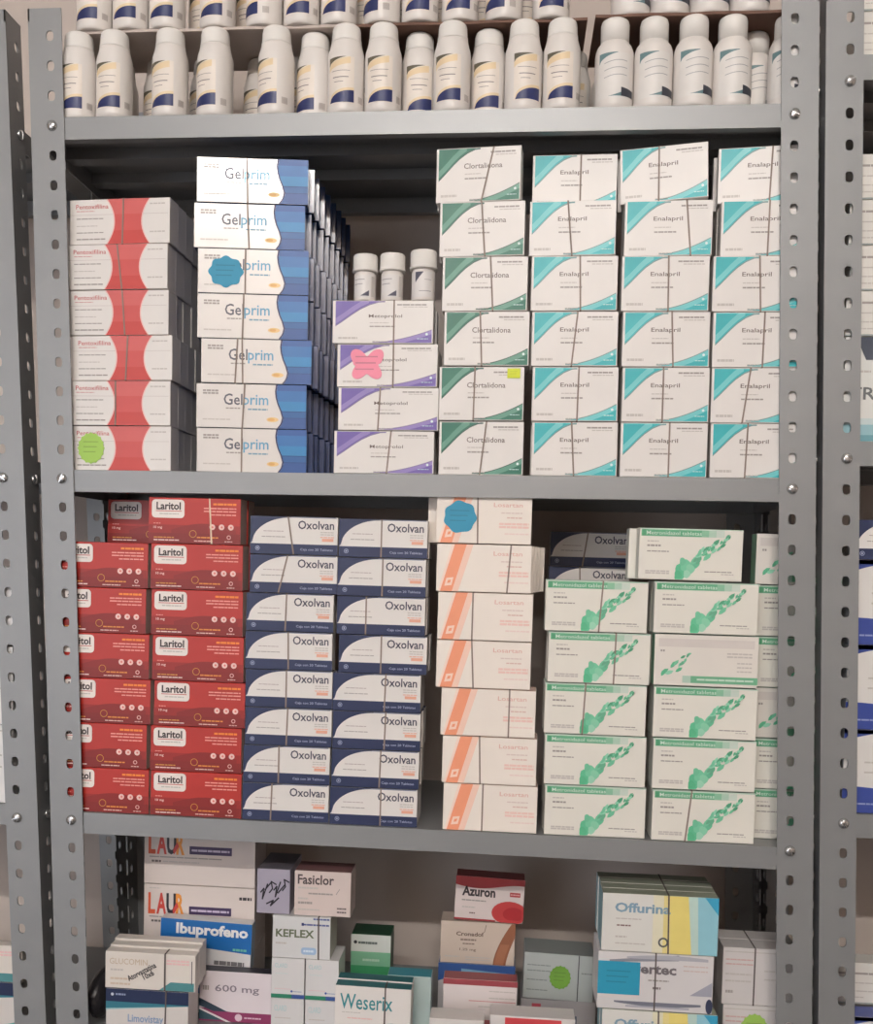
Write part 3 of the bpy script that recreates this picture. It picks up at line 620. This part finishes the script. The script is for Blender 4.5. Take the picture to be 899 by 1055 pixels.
# ------------------------------------------------------------------ boxes on the lower shelf
def put(kname, label, xl, y, z, yaw=0, roll=0, nb=1, bandat=None, sticker=None, backlabel=None, stepz=0, printed=True):
    K = KINDS[kname]; zs, t = ztop(4, xl + K['w']/2); base = zs + .0006 + (z - .800)
    xc = xl + K['w']/2; yc = y + K['d']/2 + K['w']/2*abs(math.sin(yaw))
    f = box(kname, label, xc, yc, base, yaw, -t + roll, sticker=sticker, printed=printed)
    for k in range(1, nb):
        box(kname, backlabel, xc - math.sin(yaw)*k*(K['d']+.0005) + R0.uniform(-.001, .001), yc + math.cos(yaw)*k*(K['d']+.0005), base + stepz*k, yaw, -t + roll, backlabel, printed=False)
    if bandat: band(f, kname, nb, bandat[0], bandat[1], lab('rubber band round the ' + label), 'rubber bands on the lower shelf', (96, 86, 84))
    return f
for k, nm in enumerate(('white box with colourful capital letters, bottom of its stack', 'white box with colourful capital letters, middle of its stack', 'white box with colourful capital letters, touching the shelf above')):
    put('laur', nm, .0885, .100, .800 + .0752*k)
put('ibu', 'blue-banded white box hidden beneath its twin behind the maroon-wedged box', .114, .079, .800)
put('ibu', 'white box with broad blue band and large white lettering', .116, .079, .8572, 0, .028)
put('navy', 'white box with navy top band under the handwritten box', .076, .008, .800, .0, 0, 1, (.72, .73))
put('gluc', 'white box with black handwriting and teal wedge', .075, .008, .8545, 0, 0, 3, (.665, .665), None, 'white box bundled behind the handwritten teal-wedged one', .0022)
put('m600', 'pinkish white box with maroon wedge', .172, .058, .800, 0, 0)
for x, lw in ((.2630, 'beside the maroon-wedged box'), (.3035, 'beside the dark green box')):
    put('smalllow', lab('small white box in the lowest row, ' + lw), x, .042, .800)
    put('small', lab('small white box with green base stripe, ' + lw), x, .042, .8402)
put('kef', 'white box with olive capital lettering and blue pill mark', .2635, .042, .8886, .0, 0, 1, (.80, .79))
put('scrib', 'grey-violet box end scrawled with black marker', .2435, .046, .9388)
put('fasi', 'cream box with dark lettering beside the scrawled box', .2880, .046, .9388)
put('green', 'dark green box with pale upper stripe', .347, .110, .800)
put('wes', 'white box with large teal lettering and teal top', .3435, .007, .800, 0, .01, 2, (.66, .66), None, 'teal-topped white box bundled behind the large-lettered one', .001)
put('teal', 'pale box with bright teal top behind the teal-lettered box', .398, .060, .800)
put('blu', 'white box with blue wave along its top', .4540, .130, .800)
put('brn', 'beige box with brown curved stripe', .4560, .130, .8606)
put('azu', 'red-edged white box with red oval, leaning on the beige box', .4720, .130, .9150, 0, .030)
put('rtop', 'white box with dark red top strip', .4640, .062, .800)
put('rnav', 'white box with red and navy panels', .5200, .008, .800)
put('mini', 'small plain white box below the red-topped box', .4520, .008, .800)
put('gun', 'grey box with red mark under the green-stickered box', .5560, .100, .800)
put('gst', 'grey-green box with green round sticker', .5580, .100, .8336, 0, .02, 1, None, ('burst', .52, .50, .0125, .0140, (112, 160, 60), 'green round sticker'))
put('off', 'white, yellow and blue box, bottom of its stack', .6440, .008, .800, 0, 0, 3, (.50, .49), None, 'yellow-topped box behind the bottom one of its stack')
put('ever', 'white box with grey swooshes and cyan square sticker', .6380, .008, .8655, 0, 0, 3, (.50, .50), ('square', .185, .55, .0230, .0185, (42, 152, 184), 'cyan square sticker'), 'white box bundled behind the cyan-stickered one')
put('off', 'white, yellow and blue box on top of the cyan-stickered box', .6410, .008, .9310, 0, 0, 4, (.58, .57), None, 'yellow-topped box behind the top one of its stack')
put('wht', 'white box with lime sticker half behind the rack post', .7820, .040, .800, 0, 0, 2, None, ('burst', .42, .58, .0150, .0180, (158, 196, 92), 'lime green round sticker'), 'white box behind the lime-stickered one')
put('wht', 'white box standing on the lime-stickered box', .7800, .040, .8656, 0, 0, 2, (.42, .42), None, 'white box behind the one standing on the lime-stickered box')

# crumpled black bag by the post on the lower shelf
bm = bmesh.new(); bmesh.ops.create_icosphere(bm, subdivisions=3, radius=1)
rr = random.Random(3); dirs = [Vector((rr.uniform(-1,1), rr.uniform(-1,1), rr.uniform(-1,1))).normalized() for _ in range(26)]
for v in bm.verts:
    n = v.co.normalized(); c = 1 + .16*max(n.dot(d) for d in dirs) - .10*sorted(n.dot(d) for d in dirs)[-3]
    v.co = Vector((n.x*c*.0140, n.y*c*.040, max(-1, n.z*c*1.05)*.026 + .028))
bag = tag(link('plastic_bag', bm_mesh(bm, 'plastic_bag', mat((40, 38, 42), .35, 0, .1, 60, .5, .6))), 'crumpled black plastic bag on the lower shelf beside the post', 'bag'); bag.location = (.0555, .060, .8012)

# ------------------------------------------------------------------ bottles
LABEL_Z = 0.0
def cyl_patch(bm, r, a0, a1, lo, hi, mi, n=10, off=.0001):
    f = lambda g, t: (g(t) if callable(g) else g) + LABEL_Z
    pv = None
    for k in range(n+1):
        t = k/n; a = math.radians(a0+(a1-a0)*t); x, y = (r+off)*math.sin(a), -(r+off)*math.cos(a)
        c = (bm.verts.new((x, y, f(lo, t))), bm.verts.new((x, y, max(f(lo, t)+1e-5, f(hi, t)))))
        if pv: fc = bm.faces.new((pv[0], c[0], c[1], pv[1])); fc.material_index = mi; fc.smooth = True
        pv = c
def make_mesh(fn, mats, name):
    bm = bmesh.new(); fn(bm); me = bpy.data.meshes.new(name); bm.normal_update(); bm.to_mesh(me); bm.free()
    for m in mats: me.materials.append(m)
    return me
PLAS = mat((226, 220, 215), .38, 0, .02, 30, .5); CAPM = mat((232, 228, 223), .45, 0, .02, 30)
def navy_label(bm):
    r = .0198
    cyl_patch(bm, r, -52, 34, .0145, .067, 0)
    cyl_patch(bm, r, -52, 10, lambda t: .0575+.0095*math.sqrt(t), .067, 1, off=.0002)
    cyl_patch(bm, r, -52, 22, lambda t: .051+.0085*math.sqrt(t), lambda t: .0575+.0095*math.sqrt(t) if t < .95 else .0670, 3, off=.00015)
    cyl_patch(bm, r, -46, 34, lambda t: .0165+.0125*math.sqrt(t*(2-t)), lambda t: .0195+.0128*math.sqrt(t*(2-t)), 3, 14, off=.0002)
    cyl_patch(bm, r, -35, 16, .0435, .0444, 2, off=.0003); cyl_patch(bm, r, -30, 0, .0385, .0391, 2, off=.0003); cyl_patch(bm, r, -40, 20, .0510, .0515, 2, off=.0003)
    for k in range(7): cyl_patch(bm, r, 50+3*k, 51.6+3*k, .0165, .0240, 4, 1, off=.0002)
def navy_wedge(bm):
    cyl_patch(bm, .0198, -46, 34, .0155, lambda t: .0157+.0135*math.sqrt(t*(2-t)), 0, 14, off=.0003)
def teal_label(bm):
    r = .0203
    cyl_patch(bm, r, -60, 40, .016, .067, 0)
    cyl_patch(bm, r, -58, 0, lambda t: .0555+.0110*math.sqrt(t), .067, 1, off=.0002)
    for z in (.055, .047, .039): cyl_patch(bm, r, -40, 30, lambda t, z=z: z+.003*math.sin(2.2*t), lambda t, z=z: z+.0008+.003*math.sin(2.2*t), 2, off=.0002)
    cyl_patch(bm, r, -25, 30, .0185, lambda t: .0187+.0075*t**1.5, 1, off=.0002)
def teal_wedge(bm):
    cyl_patch(bm, .0203, 12, 58, .0185, lambda t: .0285-.002*t, 0, off=.0003)
LABEL_Z = -.0045
NAVY = dict(body=make_mesh(lambda b: add_lathe(b, [(.0182, 0), (.0196, .0018), (.0198, .006), (.0198, .068), (.0192, .0725), (.0178, .0775), (.0168, .082), (.0162, .0855)]), [PLAS], 'body'),
            cap=make_mesh(lambda b: add_lathe(b, [(.0163, .0845), (.0163, .087), (.0157, .090), (.0153, .099), (.0146, .1022), (.0128, .1040)]), [CAPM], 'cap'),
            label=make_mesh(navy_label, [mat((234, 224, 214), .5), mat((98, 92, 76), .5), mat((128, 118, 118), .5), mat((232, 210, 172), .5), mat((160, 150, 146), .5)], 'label'),
            wedge=make_mesh(navy_wedge, [mat((42, 50, 98), .45)], 'colour_wedge'))
LABEL_Z = -.0060
TEAL = dict(body=make_mesh(lambda b: add_lathe(b, [(.0185, 0), (.0200, .002), (.0203, .006), (.0203, .063), (.0198, .068), (.0180, .0735), (.0155, .077), (.0145, .079)]), [PLAS], 'body'),
            cap=make_mesh(lambda b: add_lathe(b, [(.0149, .078), (.0149, .099), (.0140, .1025), (.0120, .1040)]), [CAPM], 'cap'),
            label=make_mesh(teal_label, [mat((226, 222, 218), .5), mat((106, 136, 140), .5), mat((164, 164, 166), .5)], 'label'),
            wedge=make_mesh(teal_wedge, [mat((60, 62, 72), .45)], 'colour_wedge'))
LABEL_Z = 0.0
def bottle(B, label, group, x, y, z, rot=0, s=1.02):
    o = tag(link('medicine_bottle', B['body']), lab(label), 'bottle', group); o.location = (x, y, z); o.rotation_euler = (0, 0, rot); o.scale = (s, s, .935)
    link('cap', B['cap'], o); link('colour_wedge', B['wedge'], link('label', B['label'], o))
    return o
zt = lambda x: ztop(1, x)[0] + .0004
NTH = ['nearest', 'second from', 'third from', 'fourth from', 'fifth from', 'sixth from', 'seventh from', 'eighth from', 'ninth from', 'tenth from', 'eleventh from', 'twelfth from', 'thirteenth from']
def nth(i): return NTH[i] + ' the rack post'
SC = lambda x: .935
front = [(33, .030, -.05), (75, .028, .05), (139, .028, -.12), (190, .028, -.3), (259, .028, -.35), (299, .046, -.45), (337, .028, .0), (378, .028, .05), (415.5, .052, .25), (453.5, .028, -.05), (492.5, .048, .05), (531, .029, .38), (572, .028, .0)]
for i, (x, y, r) in enumerate(front):
    bottle(NAVY, 'white navy-wedge bottle, front row on the shelf board, ' + nth(i), 'front row navy-wedge bottles', x/1000, y - .006, zt(x/1000), r)
for i, x in enumerate((55, 104, 160, 224, 270, 318, 362, 408, 455, 500, 545, 588)):
    bottle(NAVY, 'white navy-wedge bottle, second row on the shelf board, ' + nth(i), 'second row navy-wedge bottles', x/1000, .096 + R0.uniform(-.002, .002), zt(x/1000), R0.uniform(-.3, .3))
for i, (x, y, r) in enumerate(((811, .026, -.1), (783, .062, .3), (752, .024, .2), (711, .022, .2), (669.5, .024, .15), (628, .024, .1))):
    bottle(TEAL, 'white grey-teal bottle, front row on the shelf board, ' + nth(i), 'front row grey-teal bottles', x/1000, y, zt(x/1000), r)
for i, x in enumerate((760, 716, 674, 630)):
    bottle(TEAL, 'white grey-teal bottle, second row on the shelf board, ' + nth(i), 'second row grey-teal bottles', x/1000, .104, zt(x/1000), R0.uniform(-.2, .3))
def sheet(label, x0, x1, y0, y1, col=(116, 88, 76)):
    bm = bmesh.new(); nx, ny = 10, 4; T = .003
    g = {}
    for i in range(nx+1):
        for j in range(ny+1):
            for k in (0, 1): g[i, j, k] = bm.verts.new((x0+(x1-x0)*i/nx, y0+(y1-y0)*j/ny + (.001*math.sin(i*1.7) if j == 0 else 0), zc(x0+(x1-x0)*i/nx) + k*T))
    for i in range(nx):
        for j in range(ny):
            for k in (0, 1): bm.faces.new((g[i,j,k], g[i+1,j,k], g[i+1,j+1,k], g[i,j+1,k]))
    for i in range(nx):
        for j in (0, ny): bm.faces.new((g[i,j,0], g[i+1,j,0], g[i+1,j,1], g[i,j,1]))
    for j in range(ny):
        for i in (0, nx): bm.faces.new((g[i,j,0], g[i,j+1,0], g[i,j+1,1], g[i,j,1]))
    o = link('cardboard_sheet', bm_mesh(bm, 'cardboard_sheet', mat(col, .8, 0, .1, 40, .3, .2)))
    return tag(o, label, 'cardboard')
def zc(x): return Z1 + .0004 + T1*x + .1040*SC(x) + .0008
sheet('brown cardboard sheet lying on the navy-wedge bottles', .335, .598, .020, .125)
sheet('pale cardboard sheet lying on the navy-wedge bottles by the post', .024, .332, .020, .118, (198, 184, 176))
sheet('brown cardboard sheet lying on the grey-teal bottles', .606, .806, .014, .130)
for i, (x, r) in enumerate(((47, -.1), (89, .0), (131, .0), (189, -.1), (242, -.75), (284, .0), (326, -.1), (374, -.7), (416, .0), (460, .0), (508, -.55), (559, .1))):
    bottle(NAVY, 'white navy-wedge bottle, front row on the cardboard sheet, ' + nth(i), 'navy-wedge bottles on the cardboard sheet', x/1000, .034, zc(x/1000) + .0036, r)
for i, x in enumerate((60, 108, 160, 215, 262, 303, 350, 395, 438, 484, 530)):
    bottle(NAVY, 'white navy-wedge bottle, back row on the cardboard sheet, ' + nth(i), 'back row navy-wedge bottles on the sheet', x/1000, .088, zc(x/1000) + .0036, R0.uniform(-.3, .3))
for i, (x, r) in enumerate(((770, .3), (728, .3), (686, .3), (644, .5))):
    bottle(TEAL, 'white grey-teal bottle on the cardboard sheet, ' + nth(i), 'grey-teal bottles on the cardboard sheet', x/1000, .034, zc(x/1000) + .0036, r)
# three small pill bottles on the violet-cornered boxes
def pill_label(bm):
    r = .0121
    cyl_patch(bm, r, -60, 45, .003, .027, 0); cyl_patch(bm, r, -10, 34, .0045, lambda t: .0046+.006*t, 1, off=.0002); cyl_patch(bm, r, -50, 10, .022, .0228, 2, off=.0002); cyl_patch(bm, r, -50, 0, .017, .0178, 2, off=.0002); cyl_patch(bm, r, 48, 70, .004, .026, 3, off=.0001)
def pill_label_turned(bm):
    r = .0121
    cyl_patch(bm, r, -60, 55, .003, .028, 0); cyl_patch(bm, r, -30, 10, lambda t: .0275-.010*(1-t), .028, 1, off=.0002); cyl_patch(bm, r, 15, 50, .020, .0205, 2, off=.0002); cyl_patch(bm, r, -10, 50, .0085, .0092, 2, off=.0002)
PM = [mat((224, 220, 218), .5), mat((84, 84, 100), .5), mat((160, 156, 158), .5), mat((200, 194, 190), .5)]
PB = make_mesh(lambda b: add_lathe(b, [(.0116, 0), (.0121, .001), (.0121, .029), (.0110, .031), (.0110, .034)], 20), [PLAS], 'body')
PC = make_mesh(lambda b: add_lathe(b, [(.0140, .0320), (.0142, .0345), (.0136, .0350), (.0135, .0490), (.0128, .0503), (.010, .0508)], 24), [CAPM], 'cap')
PL = [make_mesh(pill_label, PM, 'label'), make_mesh(pill_label_turned, PM, 'label')]
zp = ztop(2, .38)[0] + .0006 + 4*.0473 + .0002
for x, y, lb, L, s in ((.3625, .020, 'small white pill bottle nearest the blue-sided boxes', 0, 1.0), (.3925, .021, 'small white pill bottle between two others on the violet-cornered boxes', 0, 1.02), (.4270, .020, 'small white pill bottle nearest the dark green stack', 1, 1.08)):
    o = tag(link('pill_bottle', PB), lb, 'bottle'); o.location = (x, y, zp); o.scale = (s, s, s); o.rotation_euler = (0, 0, -.1)
    link('cap', PC, o); link('label', PL[L], o)

# ------------------------------------------------------------------ what the neighbouring racks hold
def nput(kname, label, xl, y, z, group=None, n=1):
    K = KINDS[kname]
    for k in range(n): box(kname, label, xl + K['w']/2, y + K['d']/2 + k*(K['d']+.0005), z + .0006, 0, 0, group, printed=(k == 0))
for k in range(2):
    nput('plain', 'white box above the blue rack shelf, %s of two' % ('lower', 'upper')[k], .874 + .004*k, .010, 1.889 + .0471*k)
nput('tr', 'large white and pale teal box with a dark funnel mark', .876, .006, 1.491)
for k in range(4):
    nput('plain', 'white box with grey print over the pale teal box, %s' % ('bottom of four', 'second of four', 'third of four', 'top of four')[k], .875 + .003*(k % 2), .006, 1.491 + .1100 + .0471*k)
for k in range(3):
    nput('blue1', 'white and royal blue box, %s of the stack beyond the black gap' % ('bottom', 'middle', 'top')[k], .892, .006, 1.094 + .0908*k)
nput('oxo', 'white and navy box on the royal blue stack', .894, .006, 1.094 + 3*.0908)
nput('blue1', 'white and royal blue box on the low shelf beyond the black gap', .902, .006, .780)
nput('plain', 'white box with grey print lying on the low royal blue box', .902, .040, .780 + .0908)
for k in range(3):
    nput('whitebig', 'large white box behind the leaning post, %s of three' % ('bottom', 'middle', 'top')[k], -.165 , .006, 1.066 + .0912*k)
nput('navy', 'white box with navy band behind the leaning post', -.125, .006, .800)
nput('gluc', 'white box with teal wedge behind the leaning post', -.13, .006, .800 + .0545)
